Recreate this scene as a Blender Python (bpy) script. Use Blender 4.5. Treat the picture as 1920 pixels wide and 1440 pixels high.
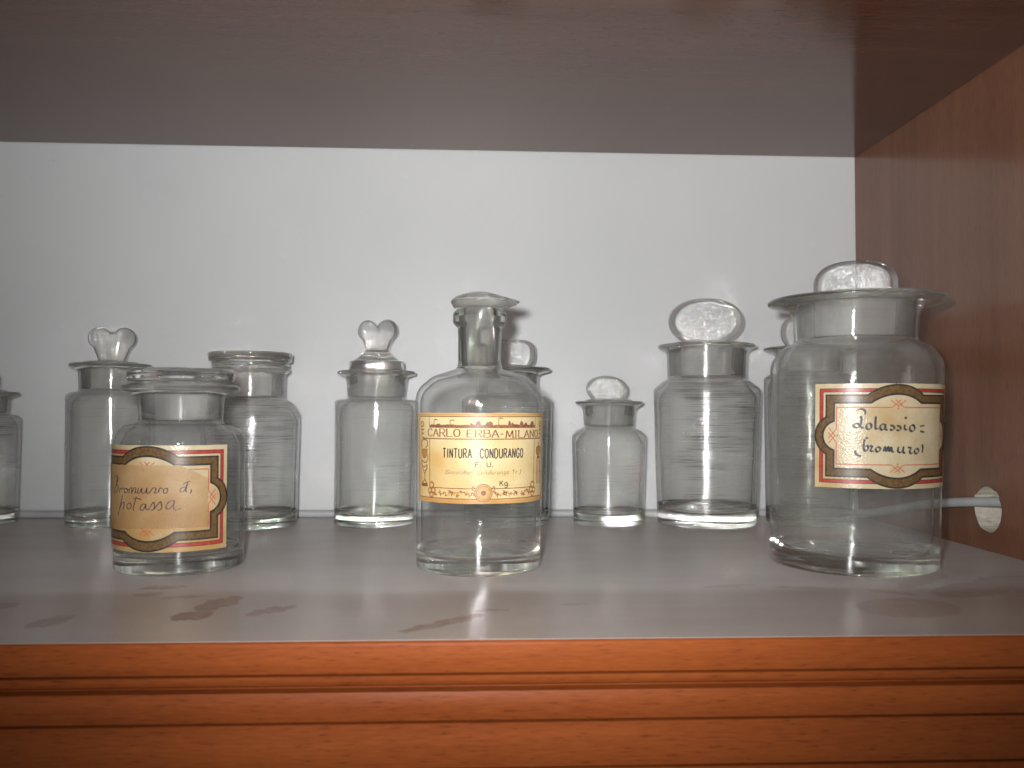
import bpy, bmesh, math, random
from mathutils import Vector, Matrix, noise
from math import sin, cos, pi, radians, sqrt

for o in list(bpy.data.objects):
    bpy.data.objects.remove(o)
SC = bpy.context.scene
COL = SC.collection

# ------------------------------------------------------------------ camera
def look_matrix(loc, yaw, pitch, roll):
    f = Vector((sin(yaw)*cos(pitch), cos(yaw)*cos(pitch), sin(pitch)))
    r = Vector((cos(yaw), -sin(yaw), 0))
    u = r.cross(f)
    r2 = cos(roll)*r + sin(roll)*u
    u2 = -sin(roll)*r + cos(roll)*u
    m = Matrix((r2, u2, -f)).transposed().to_4x4()
    m.translation = Vector(loc)
    return m

CAM_LOC = (-0.3062, -0.2976, 0.08144)
cam = bpy.data.cameras.new('camera')
cam.sensor_width = 36.0
cam.lens = 1550/1920*36
cam.clip_start = 0.005
cam.clip_end = 50
cam.dof.use_dof = True
cam.dof.focus_distance = 0.475
cam.dof.aperture_fstop = 15.0
camo = bpy.data.objects.new('camera', cam)
camo.matrix_world = look_matrix(CAM_LOC, 0.046396, 0.034175, 0.003638)
COL.objects.link(camo)
SC.camera = camo

# ------------------------------------------------------------------ world + flash
world = bpy.data.worlds.new('World')
SC.world = world
world.use_nodes = True
bg = world.node_tree.nodes['Background']
bg.inputs['Color'].default_value = (0.97, 0.98, 1.0, 1)
bg.inputs['Strength'].default_value = 0.11

# the camera's built-in flash, up and to the left of the lens
fl = bpy.data.lights.new('flash', 'SPOT')
fl.energy = FLASH_W = 11.2
fl.color = (0.985, 0.992, 1.0)
fl.shadow_soft_size = 0.008
fl.spot_size = radians(104)
fl.spot_blend = 1.0
flo = bpy.data.objects.new('flash', fl)
FL_LOC = Vector((-0.326, -0.297, 0.1003))
flo.location = FL_LOC
flo.rotation_euler = (Vector((-0.262, 0.35, 0.260)) - FL_LOC).to_track_quat('-Z', 'Y').to_euler()
COL.objects.link(flo)

SC.view_settings.view_transform = 'Standard'
SC.view_settings.look = 'None'
SC.view_settings.exposure = 0.0
SC.view_settings.gamma = 1.0
SC.view_settings.use_curve_mapping = False
SC.render.engine = 'CYCLES'
cy = SC.cycles
cy.max_bounces = 22
cy.transmission_bounces = 20
cy.glossy_bounces = 10
cy.diffuse_bounces = 4
cy.transparent_max_bounces = 24
cy.caustics_reflective = True
cy.caustics_refractive = True
cy.blur_glossy = 0.0
cy.sample_clamp_indirect = 0.0
cy.use_denoising = True
cy.use_adaptive_sampling = False
cy.use_guiding = True
cy.use_surface_guiding = True
cy.use_volume_guiding = False
cy.guiding_training_samples = 128
try:
    cy.denoiser = 'OPENIMAGEDENOISE'
    cy.denoising_input_passes = 'RGB_ALBEDO_NORMAL'
except Exception:
    pass

# ------------------------------------------------------------------ helpers
def mesh_obj(name, verts, faces, mats, parent=None, smooth=True, midx=None):
    me = bpy.data.meshes.new(name)
    me.from_pydata([tuple(v) for v in verts], [], faces)
    for m in (mats if isinstance(mats, (list, tuple)) else [mats]):
        me.materials.append(m)
    if midx:
        me.polygons.foreach_set('material_index', midx)
    if smooth:
        me.polygons.foreach_set('use_smooth', [True]*len(me.polygons))
    me.update()
    o = bpy.data.objects.new(name, me)
    COL.objects.link(o)
    if parent is not None:
        o.parent = parent
    return o

def thing(name, label, cat, loc=(0, 0, 0), group=None, kind=None):
    o = bpy.data.objects.new(name, None)
    o.empty_display_size = 0.02
    o.location = loc
    o['label'] = label
    o['category'] = cat
    if group: o['group'] = group
    if kind: o['kind'] = kind
    COL.objects.link(o)
    return o

def recalc(o):
    bm = bmesh.new(); bm.from_mesh(o.data)
    bmesh.ops.recalc_face_normals(bm, faces=bm.faces)
    bm.to_mesh(o.data); bm.free()
    return o

def box(name, lo, hi, mat, parent=None, bevel=0.0):
    bm = bmesh.new()
    bmesh.ops.create_cube(bm, size=1)
    for v in bm.verts:
        v.co = Vector([lo[i] if v.co[i] < 0 else hi[i] for i in range(3)])
    if bevel:
        bmesh.ops.bevel(bm, geom=bm.edges[:], offset=bevel, segments=3, affect='EDGES', profile=0.5)
    me = bpy.data.meshes.new(name); bm.to_mesh(me); bm.free()
    me.materials.append(mat)
    o = bpy.data.objects.new(name, me); COL.objects.link(o)
    if parent is not None: o.parent = parent
    return o

# ------------------------------------------------------------------ node helpers
class NT:
    def __init__(self, name):
        self.m = bpy.data.materials.new(name); self.m.use_nodes = True
        self.t = self.m.node_tree; self.n = self.t.nodes; self.n.clear()
        self.out = self.n.new('ShaderNodeOutputMaterial')
    def add(self, typ, **kw):
        nd = self.n.new(typ)
        for k, v in kw.items(): setattr(nd, k, v)
        return nd
    def set(self, sock, v):
        if hasattr(v, 'links') or isinstance(v, bpy.types.NodeSocket): self.t.links.new(v, sock)
        else: sock.default_value = v
    def math(self, op, a, b=None, c=None, clamp=False):
        nd = self.add('ShaderNodeMath', operation=op, use_clamp=clamp)
        self.set(nd.inputs[0], a)
        if b is not None: self.set(nd.inputs[1], b)
        if c is not None: self.set(nd.inputs[2], c)
        return nd.outputs[0]
    def coords(self, scale=(1, 1, 1), rot=(0, 0, 0), loc=(0, 0, 0), src='Object'):
        tc = self.add('ShaderNodeTexCoord')
        mp = self.add('ShaderNodeMapping')
        mp.inputs['Scale'].default_value = scale
        mp.inputs['Rotation'].default_value = rot
        mp.inputs['Location'].default_value = loc
        self.t.links.new(tc.outputs[src], mp.inputs['Vector'])
        return mp.outputs[0]
    def noise(self, vec, scale=1, detail=3, rough=0.5, dist=0.0):
        nd = self.add('ShaderNodeTexNoise')
        self.set(nd.inputs['Vector'], vec)
        nd.inputs['Scale'].default_value = scale
        nd.inputs['Detail'].default_value = detail
        nd.inputs['Roughness'].default_value = rough
        nd.inputs['Distortion'].default_value = dist
        return nd.outputs['Fac']
    def ramp(self, fac, stops):
        nd = self.add('ShaderNodeValToRGB')
        cr = nd.color_ramp
        while len(cr.elements) < len(stops): cr.elements.new(0.5)
        for e, (p, c) in zip(cr.elements, stops):
            e.position = p; e.color = (*c, 1) if len(c) == 3 else c
        self.set(nd.inputs[0], fac)
        return nd.outputs[0]
    def smooth(self, v, a, b, lo=0.0, hi=1.0):
        nd = self.add('ShaderNodeMapRange', interpolation_type='SMOOTHSTEP')
        self.set(nd.inputs[0], v)
        for i, x in enumerate((a, b, lo, hi)): nd.inputs[1+i].default_value = x
        return nd.outputs[0]
    def mix(self, f, a, b, typ='MIX'):
        nd = self.add('ShaderNodeMix', data_type='RGBA', blend_type=typ)
        self.set(nd.inputs[0], f)
        self.set(nd.inputs[6], a if isinstance(a, bpy.types.NodeSocket) else (*a, 1))
        self.set(nd.inputs[7], b if isinstance(b, bpy.types.NodeSocket) else (*b, 1))
        return nd.outputs[2]
    def bump(self, h, strength=0.1, dist=0.001, normal=None):
        nd = self.add('ShaderNodeBump')
        nd.inputs['Strength'].default_value = strength
        nd.inputs['Distance'].default_value = dist
        self.set(nd.inputs['Height'], h)
        if normal is not None: self.set(nd.inputs['Normal'], normal)
        return nd.outputs[0]
    def principled(self, **kw):
        nd = self.add('ShaderNodeBsdfPrincipled')
        for k, v in kw.items():
            s = nd.inputs[k.replace('_', ' ')]
            if isinstance(v, tuple) and len(v) == 3: v = (*v, 1)
            self.set(s, v)
        self.t.links.new(nd.outputs[0], self.out.inputs['Surface'])
        return nd

def wood(name, along='X', dark=(0.105, 0.034, 0.013), light=(0.19, 0.066, 0.024), rough=0.22, spec=0.5, rvar=0.08, tint=(1, 1, 1)):
    N = NT(name)
    s = {'X': (1.2, 26, 26), 'Z': (26, 26, 1.2)}[along]
    s2 = {'X': (38, 360, 360), 'Z': (360, 360, 30)}[along]
    v = N.coords(s)
    a = N.noise(v, 3.0, 5, 0.55, 0.6)
    fine = N.noise(N.coords(s2), 3.2, 2, 0.6)
    blotch = N.noise(N.coords((5, 5, 5)), 2.0, 3)
    f = N.math('ADD', N.math('MULTIPLY', a, 0.6), N.math('MULTIPLY', fine, 0.42))
    f = N.math('ADD', f, N.math('MULTIPLY', blotch, 0.22))
    c = N.ramp(f, [(0.40, dark), (0.80, light)])
    pores = N.smooth(fine, 0.30, 0.38)
    c = N.mix(N.math('MULTIPLY', N.math('SUBTRACT', 1.0, pores), 0.45), c, tuple(x*0.45 for x in dark))
    b = N.bump(fine, 0.08, 0.0006)
    N.principled(Base_Color=c, Roughness=N.math('ADD', N.math('MULTIPLY', blotch, rvar), rough-rvar/2), Normal=b,
                 Specular_IOR_Level=spec, Specular_Tint=tint)
    return N.m

M = {}
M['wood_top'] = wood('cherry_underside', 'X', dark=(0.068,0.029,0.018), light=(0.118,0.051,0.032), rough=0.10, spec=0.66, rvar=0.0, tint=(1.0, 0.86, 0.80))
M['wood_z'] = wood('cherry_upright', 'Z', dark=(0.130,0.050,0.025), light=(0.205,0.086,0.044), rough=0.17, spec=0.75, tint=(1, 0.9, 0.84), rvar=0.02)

# front moulding, varnished
M['wood_front'] = wood('cherry_moulding', 'X', dark=(0.170, 0.036, 0.008), light=(0.325, 0.080, 0.018), spec=0.15, rvar=0.08, rough=0.48)

# white melamine back panel
N = NT('white_melamine')
bl = N.noise(N.coords((6, 6, 6)), 1.5, 3)
pe = N.noise(N.coords((1, 1, 1)), 900, 2)
cc = N.ramp(bl, [(0.3, (0.62, 0.63, 0.63)), (0.7, (0.66, 0.665, 0.66))])
vo = N.add('ShaderNodeTexVoronoi'); N.set(vo.inputs['Vector'], N.coords((1, 1, 1))); vo.inputs['Scale'].default_value = 26
spk = N.math('MULTIPLY', N.smooth(vo.outputs['Distance'], 0.045, 0.02), N.smooth(N.noise(N.coords((1, 1, 1)), 31, 1), 0.52, 0.60))
cc = N.mix(N.math('MULTIPLY', spk, 0.35), cc, (0.30, 0.27, 0.24))
N.principled(Base_Color=cc, Roughness=0.42, Specular_IOR_Level=0.35, Normal=N.bump(pe, 0.06, 0.0003))
M['white'] = N.m

# dusty lacquered shelf top: the same wood under grey dust, wiped and smudged in places
N = NT('dusty_shelf_top')
tc = N.add('ShaderNodeTexCoord')
sep = N.add('ShaderNodeSeparateXYZ'); N.t.links.new(tc.outputs['Object'], sep.inputs[0])
X, Y = sep.outputs[0], sep.outputs[1]
wob = N.noise(N.coords((1, 1, 1)), 160, 4, 0.6)
wob2 = N.noise(N.coords((1, 1, 1), loc=(3, 7, 1)), 160, 4, 0.6)
low = N.noise(N.coords((4, 9, 1)), 3.0, 3, 0.55)
Xw = N.math('ADD', X, N.math('MULTIPLY', N.math('SUBTRACT', wob, 0.5), 0.010))
Yw = N.math('ADD', Y, N.math('MULTIPLY', N.math('SUBTRACT', wob2, 0.5), 0.012))
def blob(x, y, rx, ry, ang, k):
    ca, sa = cos(ang), sin(ang)
    dx = N.math('SUBTRACT', Xw, x); dy = N.math('SUBTRACT', Yw, y)
    a = N.math('DIVIDE', N.math('ADD', N.math('MULTIPLY', dx, ca), N.math('MULTIPLY', dy, sa)), rx)
    b = N.math('DIVIDE', N.math('SUBTRACT', N.math('MULTIPLY', dy, ca), N.math('MULTIPLY', dx, sa)), ry)
    d = N.math('ADD', N.math('MULTIPLY', a, a), N.math('MULTIPLY', b, b))
    return N.smooth(d, 1.12, 0.86, 0.0, k*0.76)
SMUDGES = [(-0.4135, 0.0610, 0.0072, 0.0145, -0.25, 0.80), (-0.4175, 0.0405, 0.0075, 0.0085, -0.6, 0.95),
    (-0.4490, 0.0940, 0.0110, 0.0042, 0.25, 0.7), (-0.4500, 0.0800, 0.0060, 0.0050, 0.0, 0.55),
    (-0.4330, 0.0740, 0.0090, 0.0030, 0.2, 0.45), (-0.3890, 0.0480, 0.0120, 0.0045, 0.75, 0.65),
    (-0.3170, 0.0260, 0.0210, 0.0038, 0.72, 0.8), (-0.2980, 0.0460, 0.0070, 0.0028, 0.1, 0.6),
    (-0.4690, 0.0330, 0.0060, 0.0110, -0.3, 0.5), (-0.5030, 0.0590, 0.0080, 0.0070, 0.2, 0.45),
    (-0.1230, 0.0450, 0.0230, 0.0170, 0.3, 0.42), (-0.0720, 0.0800, 0.0300, 0.0120, 0.5, 0.45),
    (-0.0850, 0.1010, 0.0260, 0.0060, 0.7, 0.38), (-0.1150, 0.0740, 0.0120, 0.0030, -0.5, 0.5),
    (-0.1850, 0.0900, 0.0140, 0.0030, 0.15, 0.35), (-0.1550, 0.0860, 0.0110, 0.0024, -0.2, 0.35),
    (-0.0400, 0.0900, 0.0250, 0.0200, 0.2, 0.35), (-0.2630, 0.0550, 0.0060, 0.0025, 0.1, 0.35)]
sm = None
for s in SMUDGES:
    b = blob(*s)
    sm = b if sm is None else N.math('MAXIMUM', sm, b)
sm = N.math('MULTIPLY', sm, N.smooth(wob, 0.25, 0.62, 0.55, 1.0))
Ye = N.math('ADD', Y, N.math('MULTIPLY', N.math('SUBTRACT', low, 0.5), 0.012))
back = N.smooth(Ye, 0.070, 0.092)                     # undisturbed dust further in
rim = N.math('MULTIPLY', N.smooth(Ye, 0.078, 0.088), N.smooth(Ye, 0.102, 0.090))
dust = N.math('ADD', N.math('MULTIPLY', back, 0.34), 0.44)
dust = N.math('ADD', dust, N.math('MULTIPLY', rim, 0.02))
dust = N.math('MULTIPLY', dust, N.smooth(low, 0.2, 0.8, 0.85, 1.1))
speck = N.noise(N.coords((1, 1, 1)), 2600, 2, 0.7)
dust = N.math('MULTIPLY', dust, N.smooth(speck, 0.25, 0.75, 0.8, 1.2))
dust = N.math('MULTIPLY', dust, N.math('SUBTRACT', 1.0, N.math('MULTIPLY', sm, 0.80)))
gv = N.coords((1.2, 26, 26))
grain = N.ramp(N.noise(gv, 3.0, 5, 0.55, 0.6), [(0.3, (0.17, 0.075, 0.036)), (0.75, (0.26, 0.115, 0.055))])
col = N.mix(dust, grain, (0.74, 0.72, 0.69))
rg = N.math('ADD', N.math('MULTIPLY', dust, 0.25), 0.21)
rg = N.math('ADD', rg, N.math('MULTIPLY', sm, 0.42))
N.principled(Base_Color=col, Roughness=rg, Specular_IOR_Level=N.math('SUBTRACT', 0.5, N.math('MULTIPLY', sm, 0.36)),
             Normal=N.bump(speck, 0.05, 0.0003))
M['shelf'] = N.m

# raw chipboard inside the drilled hole
N = NT('raw_chipboard')
v = N.coords((90, 330, 120)); n1 = N.noise(v, 1.0, 4, 0.6, 1.4)
N.principled(Base_Color=N.ramp(n1, [(0.25, (0.52, 0.45, 0.34)), (0.5, (0.72, 0.66, 0.55)), (0.75, (0.84, 0.80, 0.72))]),
             Roughness=0.8, Normal=N.bump(n1, 0.7, 0.002))
M['chip'] = N.m

# cable sheath
N = NT('grey_pvc')
n1 = N.noise(N.coords((1, 1, 1)), 60, 3)
N.principled(Base_Color=N.ramp(n1, [(0.3, (0.40, 0.41, 0.41)), (0.7, (0.50, 0.51, 0.51))]), Roughness=0.45)
M['pvc'] = N.m

# ------------------------------------------------------------------ glass
def glass(name, tint=(0.980, 0.980, 0.974), rough=0.0, streak=0.0, seeds=0.0, hammer=0.0, wave=0.0, loc=(0, 0, 0), ior=1.48, film=0.03, top=0.06, thin=0.0, streak_paint=0.0, gloss=1.0, grough=0.045, sparkle_paint=0.0):
    N = NT(name)
    nrm = None
    if wave:
        nrm = N.bump(N.noise(N.coords((1, 1, 0.6), loc=loc), 55, 1, 0.4), wave, 0.004, nrm)
    if streak:
        h1 = N.noise(N.coords((14, 14, 640), loc=loc), 1.0, 2, 0.6)
        h2 = N.noise(N.coords((30, 30, 1700), loc=loc), 1.0, 2, 0.6)
        amp = N.smooth(N.noise(N.coords((14, 14, 22), loc=loc), 1.0, 2), 0.38, 0.62, 0.15, 1.0)
        h = N.math('MULTIPLY', N.math('ADD', h1, N.math('MULTIPLY', h2, 0.45)), amp)
        h3 = N.noise(N.coords((22, 22, 1150), loc=loc, rot=(0.02, 0.015, 0)), 1.0, 2, 0.6)
        hs = N.math('MULTIPLY', h3, N.math('ADD', N.math('MULTIPLY', amp, 0.6), 0.55))
        nrm = N.bump(h, streak, 0.00040, nrm)
    if hammer:
        h1 = N.noise(N.coords((1, 1, 1.5), loc=loc), 340, 3, 0.6, 0.9)
        h2 = N.noise(N.coords((1, 1, 1), loc=loc), 120, 2)
        nrm = N.bump(N.math('ADD', h1, h2), hammer, 0.0009, nrm)
    if seeds:
        vo = N.add('ShaderNodeTexVoronoi'); N.set(vo.inputs['Vector'], N.coords((1, 1, 0.55), loc=loc))
        vo.inputs['Scale'].default_value = 170
        nrm = N.bump(N.smooth(vo.outputs['Distance'], 0.11, 0.0), seeds, 0.0004, nrm)
    g = N.add('ShaderNodeBsdfGlass')
    g.inputs['Color'].default_value = (*tint, 1)
    g.inputs['Roughness'].default_value = rough
    g.inputs['IOR'].default_value = ior
    if nrm is not None: N.t.links.new(nrm, g.inputs['Normal'])
    body = g.outputs[0]
    if thin:
        # thin blown wall: light passes almost straight through, reflecting by its angle to the surface
        geo0 = N.add('ShaderNodeNewGeometry')
        dp = N.add('ShaderNodeVectorMath', operation='DOT_PRODUCT')
        N.t.links.new(geo0.outputs['Incoming'], dp.inputs[0])
        N.set(dp.inputs[1], nrm if nrm is not None else geo0.outputs['Normal'])
        om = N.math('SUBTRACT', 1.0, N.math('ABSOLUTE', dp.outputs['Value']), clamp=True)
        fr = N.math('MULTIPLY', gloss, N.math('ADD', 0.04, N.math('MULTIPLY', 0.96, N.math('POWER', om, 5.0))))
        tr = N.add('ShaderNodeBsdfTransparent')
        if streak_paint:
            N.set(tr.inputs['Color'], N.mix(N.math('MULTIPLY', N.smooth(hs, 0.52, 0.80), streak_paint), tint, tuple(x*0.55 for x in tint)))  # darker lines in the transmission colour stand for light bent by the ripples
        else:
            tr.inputs['Color'].default_value = (*tint, 1)
        rf = N.add('ShaderNodeBsdfRefraction')
        rf.inputs['Color'].default_value = (*tint, 1); rf.inputs['Roughness'].default_value = rough; rf.inputs['IOR'].default_value = ior
        gl = N.add('ShaderNodeBsdfGlossy'); gl.inputs['Roughness'].default_value = grough
        if nrm is not None:
            N.t.links.new(nrm, rf.inputs['Normal']); N.t.links.new(nrm, gl.inputs['Normal'])
        m1 = N.add('ShaderNodeMixShader'); N.set(m1.inputs[0], N.smooth(om, 0.68, 0.93, thin, thin*0.35))
        N.t.links.new(rf.outputs[0], m1.inputs[1]); N.t.links.new(tr.outputs[0], m1.inputs[2])
        m2 = N.add('ShaderNodeMixShader'); N.set(m2.inputs[0], fr)
        N.t.links.new(m1.outputs[0], m2.inputs[1]); N.t.links.new(gl.outputs[0], m2.inputs[2])
        body = m2.outputs[0]
    # a thin film of dust, heavier where it settles on upward faces
    geo = N.add('ShaderNodeNewGeometry')
    sp = N.add('ShaderNodeSeparateXYZ'); N.t.links.new(geo.outputs['True Normal'], sp.inputs[0])
    fac = N.math('ADD', film, N.math('MULTIPLY', N.smooth(sp.outputs[2], 0.1, 0.8), top))
    fac = N.math('MULTIPLY', fac, N.smooth(N.noise(N.coords((1, 1, 1), loc=loc), 60, 4, 0.6), 0.3, 0.7, 0.6, 1.4))
    if streak_paint:
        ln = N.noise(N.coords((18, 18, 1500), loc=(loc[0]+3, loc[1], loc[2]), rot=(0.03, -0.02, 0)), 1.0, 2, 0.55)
        fac = N.math('ADD', fac, N.math('MULTIPLY', N.math('MULTIPLY', N.smooth(ln, 0.60, 0.72), amp), streak_paint*0.40))  # white lines mixed in as painted glints along the ripples, not dust
    if sparkle_paint:
        mf_ = N.noise(N.coords((1, 1, 1), loc=loc), 620, 3, 0.65)
        mo_ = N.noise(N.coords((1, 1, 1.3), loc=loc), 75, 2, 0.5)
        fac = N.math('ADD', fac, N.math('MULTIPLY', N.math('ADD', N.math('MULTIPLY', N.smooth(mo_, 0.35, 0.65), 0.75), N.math('MULTIPLY', N.smooth(mf_, 0.42, 0.66), 0.45)), sparkle_paint))  # white blotches painted in for the sparkle of the pressed facets
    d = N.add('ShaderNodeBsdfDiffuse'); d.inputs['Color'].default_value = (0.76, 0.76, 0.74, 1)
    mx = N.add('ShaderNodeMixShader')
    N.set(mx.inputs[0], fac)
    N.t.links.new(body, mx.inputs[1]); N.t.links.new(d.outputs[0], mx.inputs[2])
    N.t.links.new(mx.outputs[0], N.out.inputs['Surface'])
    return N.m

M['glass_clear'] = glass('clear_glass', tint=(0.986, 0.987, 0.981), seeds=1.0, wave=0.09, thin=0.92, film=0.014, top=0.07)
M['glass_soft'] = glass('old_glass', tint=(0.972, 0.973, 0.966), streak=0.22, seeds=1.0, wave=0.10, loc=(.3, .1, .2), thin=0.93, streak_paint=0.25, film=0.016)
M['glass_wavy'] = glass('wavy_glass', tint=(0.982, 0.982, 0.976), streak=1.0, seeds=1.0, wave=0.10, loc=(.7, .4, .9), thin=0.93, streak_paint=0.70, film=0.014)
M['glass_green'] = glass('greenish_glass', tint=(0.986, 0.989, 0.975), streak=0.25, seeds=1.0, wave=0.10, loc=(.1, .9, .4), thin=0.92, streak_paint=0.14, film=0.034)
M['glass_base'] = glass('thick_base_glass', tint=(0.974, 0.979, 0.964), seeds=0.3, wave=0.12, film=0.015)
M['glass_knob'] = glass('stopper_glass', wave=0.06, film=0.02)
M['glass_rim'] = glass('knob_rim_glass', wave=0.15, film=0.03, top=0.0, thin=0.55, gloss=1.5)
M['glass_hammer'] = glass('pressed_glass', hammer=1.0, rough=0.05, film=0.03, top=0.0, thin=0.72, grough=0.11, sparkle_paint=0.20, gloss=2.5)
M['glass_heart'] = glass('moulded_glass', wave=0.9, seeds=0.4, film=0.03, top=0.0, thin=0.55)
M['glass_frost'] = glass('ground_glass', tint=(0.94, 0.94, 0.93), rough=0.38, film=0.08, top=0.0, thin=0.6, gloss=0.3, grough=0.6)
M['glass_milky'] = glass('dusty_glass', tint=(0.95, 0.95, 0.94), rough=0.16, wave=0.1, film=0.12, top=0.12)

# ------------------------------------------------------------------ paper and inks
def paper(name, a, b, stain, rough=0.42, spec=0.4, sc=70):
    N = NT(name)
    n1 = N.noise(N.coords((1, 1, 1)), sc, 4, 0.6)
    n2 = N.noise(N.coords((1, 1, 1), loc=(5, 2, 1)), 22, 3, 0.6)
    n3 = N.noise(N.coords((1, 1, 1), loc=(1, 6, 3)), 900, 2, 0.6)
    c = N.mix(N.smooth(n1, 0.3, 0.7), a, b)
    c = N.mix(N.smooth(n2, 0.46, 0.74, 0.0, 0.95), c, stain)
    c = N.mix(N.smooth(n3, 0.62, 0.72, 0.0, 0.3), c, tuple(x*0.6 for x in stain))
    N.principled(Base_Color=c, Roughness=rough, Specular_IOR_Level=spec,
                 Normal=N.bump(N.math('ADD', n1, N.math('MULTIPLY', n3, 0.5)), 0.35, 0.0009))
    return N.m
M['paper_cream'] = paper('cream_label_paper', (0.56, 0.45, 0.27), (0.65, 0.55, 0.36), (0.46, 0.27, 0.09), rough=0.3, spec=0.5)
M['paper_yellow'] = paper('yellowed_label_paper', (0.72, 0.55, 0.27), (0.78, 0.63, 0.35), (0.66, 0.42, 0.15), rough=0.4)
M['paper_edge'] = paper('tanned_label_edge', (0.62, 0.37, 0.13), (0.68, 0.43, 0.17), (0.50, 0.26, 0.08), rough=0.4)
M['paper_tan'] = paper('tan_paper_slip', (0.48, 0.315, 0.155), (0.55, 0.38, 0.20), (0.38, 0.21, 0.085), rough=0.5)
def ink(name, a, b, rough=0.45):
    N = NT(name)
    n = N.noise(N.coords((1, 1, 1)), 700, 3, 0.6)
    N.principled(Base_Color=N.mix(N.smooth(n, 0.35, 0.65), a, b), Roughness=rough)
    return N.m
M['ink_red'] = ink('red_ink', (0.38, 0.040, 0.030), (0.47, 0.070, 0.050), 0.35)
M['ink_thinred'] = ink('thin_red_ink', (0.52, 0.10, 0.05), (0.60, 0.16, 0.08))
M['ink_bronze'] = ink('bronze_ink', (0.115, 0.066, 0.027), (0.18, 0.105, 0.043), 0.35)
M['ink_dark'] = ink('dark_ink', (0.03, 0.02, 0.02), (0.06, 0.045, 0.04), 0.4)
M['ink_brown'] = ink('brown_ink', (0.17, 0.055, 0.03), (0.30, 0.12, 0.055))
M['ink_sky'] = ink('skyline_ink', (0.20, 0.075, 0.05), (0.34, 0.15, 0.085))
M['ink_ochre'] = ink('ochre_ink', (0.40, 0.19, 0.05), (0.52, 0.27, 0.08))
M['ink_black'] = ink('black_ink', (0.035, 0.028, 0.025), (0.085, 0.065, 0.05))
M['ink_faded'] = ink('faded_black_ink', (0.20, 0.14, 0.08), (0.42, 0.31, 0.16))
M['ink_violet'] = ink('faded_violet_ink', (0.06, 0.035, 0.045), (0.13, 0.075, 0.07))
M['ink_blue'] = ink('faded_blue_black_ink', (0.035, 0.038, 0.05), (0.10, 0.10, 0.10))

# ------------------------------------------------------------------ cabinet
H = 0.28786
XL = -0.96
cab = thing('cabinet', 'brown wooden display cabinet bay with white back panel and moulded orange front edge', 'cabinet', (0, 0, 0), kind='structure')
box('back_panel', (XL, 0.350, -0.03), (0.03, 0.362, H+0.03), M['white'], cab)
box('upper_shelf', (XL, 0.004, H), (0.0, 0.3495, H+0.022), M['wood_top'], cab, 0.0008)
box('left_side_panel', (XL-0.025, -0.001, -0.09), (XL-0.0005, 0.349, H+0.03), M['wood_z'], cab, 0.0008)

# right side panel with the drilled cable hole
HC = Vector((0, 0.1833, 0.0247))
hole = []
random.seed(4)
for i in range(48):
    a = 2*pi*i/48
    r = 0.0132*(1 + 0.035*noise.noise((cos(a)*2, sin(a)*2, 0.3)) + (0.10 if 0.15 < a < 0.6 else 0) + (0.06 if 2.2 < a < 2.6 else 0))
    hole.append((HC.y + r*cos(a)*0.99, HC.z + r*sin(a)*1.02))
bm = bmesh.new()
def loop(pts, x):
    vs = [bm.verts.new((x, y, z)) for y, z in pts]
    return vs, [bm.edges.new((vs[i], vs[(i+1) % len(vs)])) for i in range(len(vs))]
rect = [(-0.001, -0.09), (0.3495, -0.09), (0.3495, H+0.03), (-0.001, H+0.03)]
ra, ea = loop(rect, 0.0); ha, hea = loop(hole, 0.0)
bmesh.ops.triangle_fill(bm, use_beauty=True, use_dissolve=False, edges=ea+hea)
rb, eb = loop(rect, 0.026)
for i in range(4):
    bm.faces.new((ra[i], ra[(i+1) % 4], rb[(i+1) % 4], rb[i]))
bmesh.ops.recalc_face_normals(bm, faces=bm.faces)
me = bpy.data.meshes.new('side_panel'); bm.to_mesh(me); bm.free(); me.materials.append(M['wood_z'])
sp = bpy.data.objects.new('side_panel', me); COL.objects.link(sp); sp.parent = cab
tv, tf = [], []
n = len(hole)
rows = 7
for k in range(rows):
    x = 0.0002 + 0.0256*k/(rows-1)
    for y, z in hole:
        w = 1 + 0.05*noise.noise((y*400, z*400, x*350))*min(1, k) - 0.02*k/(rows-1)
        tv.append((x, HC.y+(y-HC.y)*w, HC.z+(z-HC.z)*w))
for k in range(rows-1):
    for i in range(n):
        tf.append((k*n+i, k*n+(i+1) % n, (k+1)*n+(i+1) % n, (k+1)*n+i))
tf.append(tuple((rows-1)*n+i for i in range(n)))
ho = mesh_obj('cable_hole', tv, tf, M['chip'], sp, smooth=False)
ho['label'] = 'roughly drilled round cable hole showing raw pale chipboard'

# shelf board: a slab behind the moulding
SHY = 0.0
prof = [(0.3495, 0.0), (0.30, 0.0), (0.20, 0.0), (0.10, 0.0), (0.03, 0.0), (0.0022, 0.0)]
sv = []
for x in (XL, -0.75, -0.5, -0.25, 0.0):
    for (y, z) in [(0.3495, -0.02), (0.3495, 0.0), (0.0022, 0.0), (0.0022, -0.0008), (0.0190, -0.02)]:
        sv.append((x, y, z))
sf = []
for k in range(4):
    for i in range(5):
        sf.append((k*5+i, k*5+(i+1) % 5, (k+1)*5+(i+1) % 5, (k+1)*5+i))
sf += [(0, 1, 2, 3, 4), (24, 23, 22, 21, 20)]
so = recalc(mesh_obj('shelf_board', sv, sf, M['shelf'], cab, smooth=False))
so['label'] = 'lower shelf board under grey dust with brown finger smudges'

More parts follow.
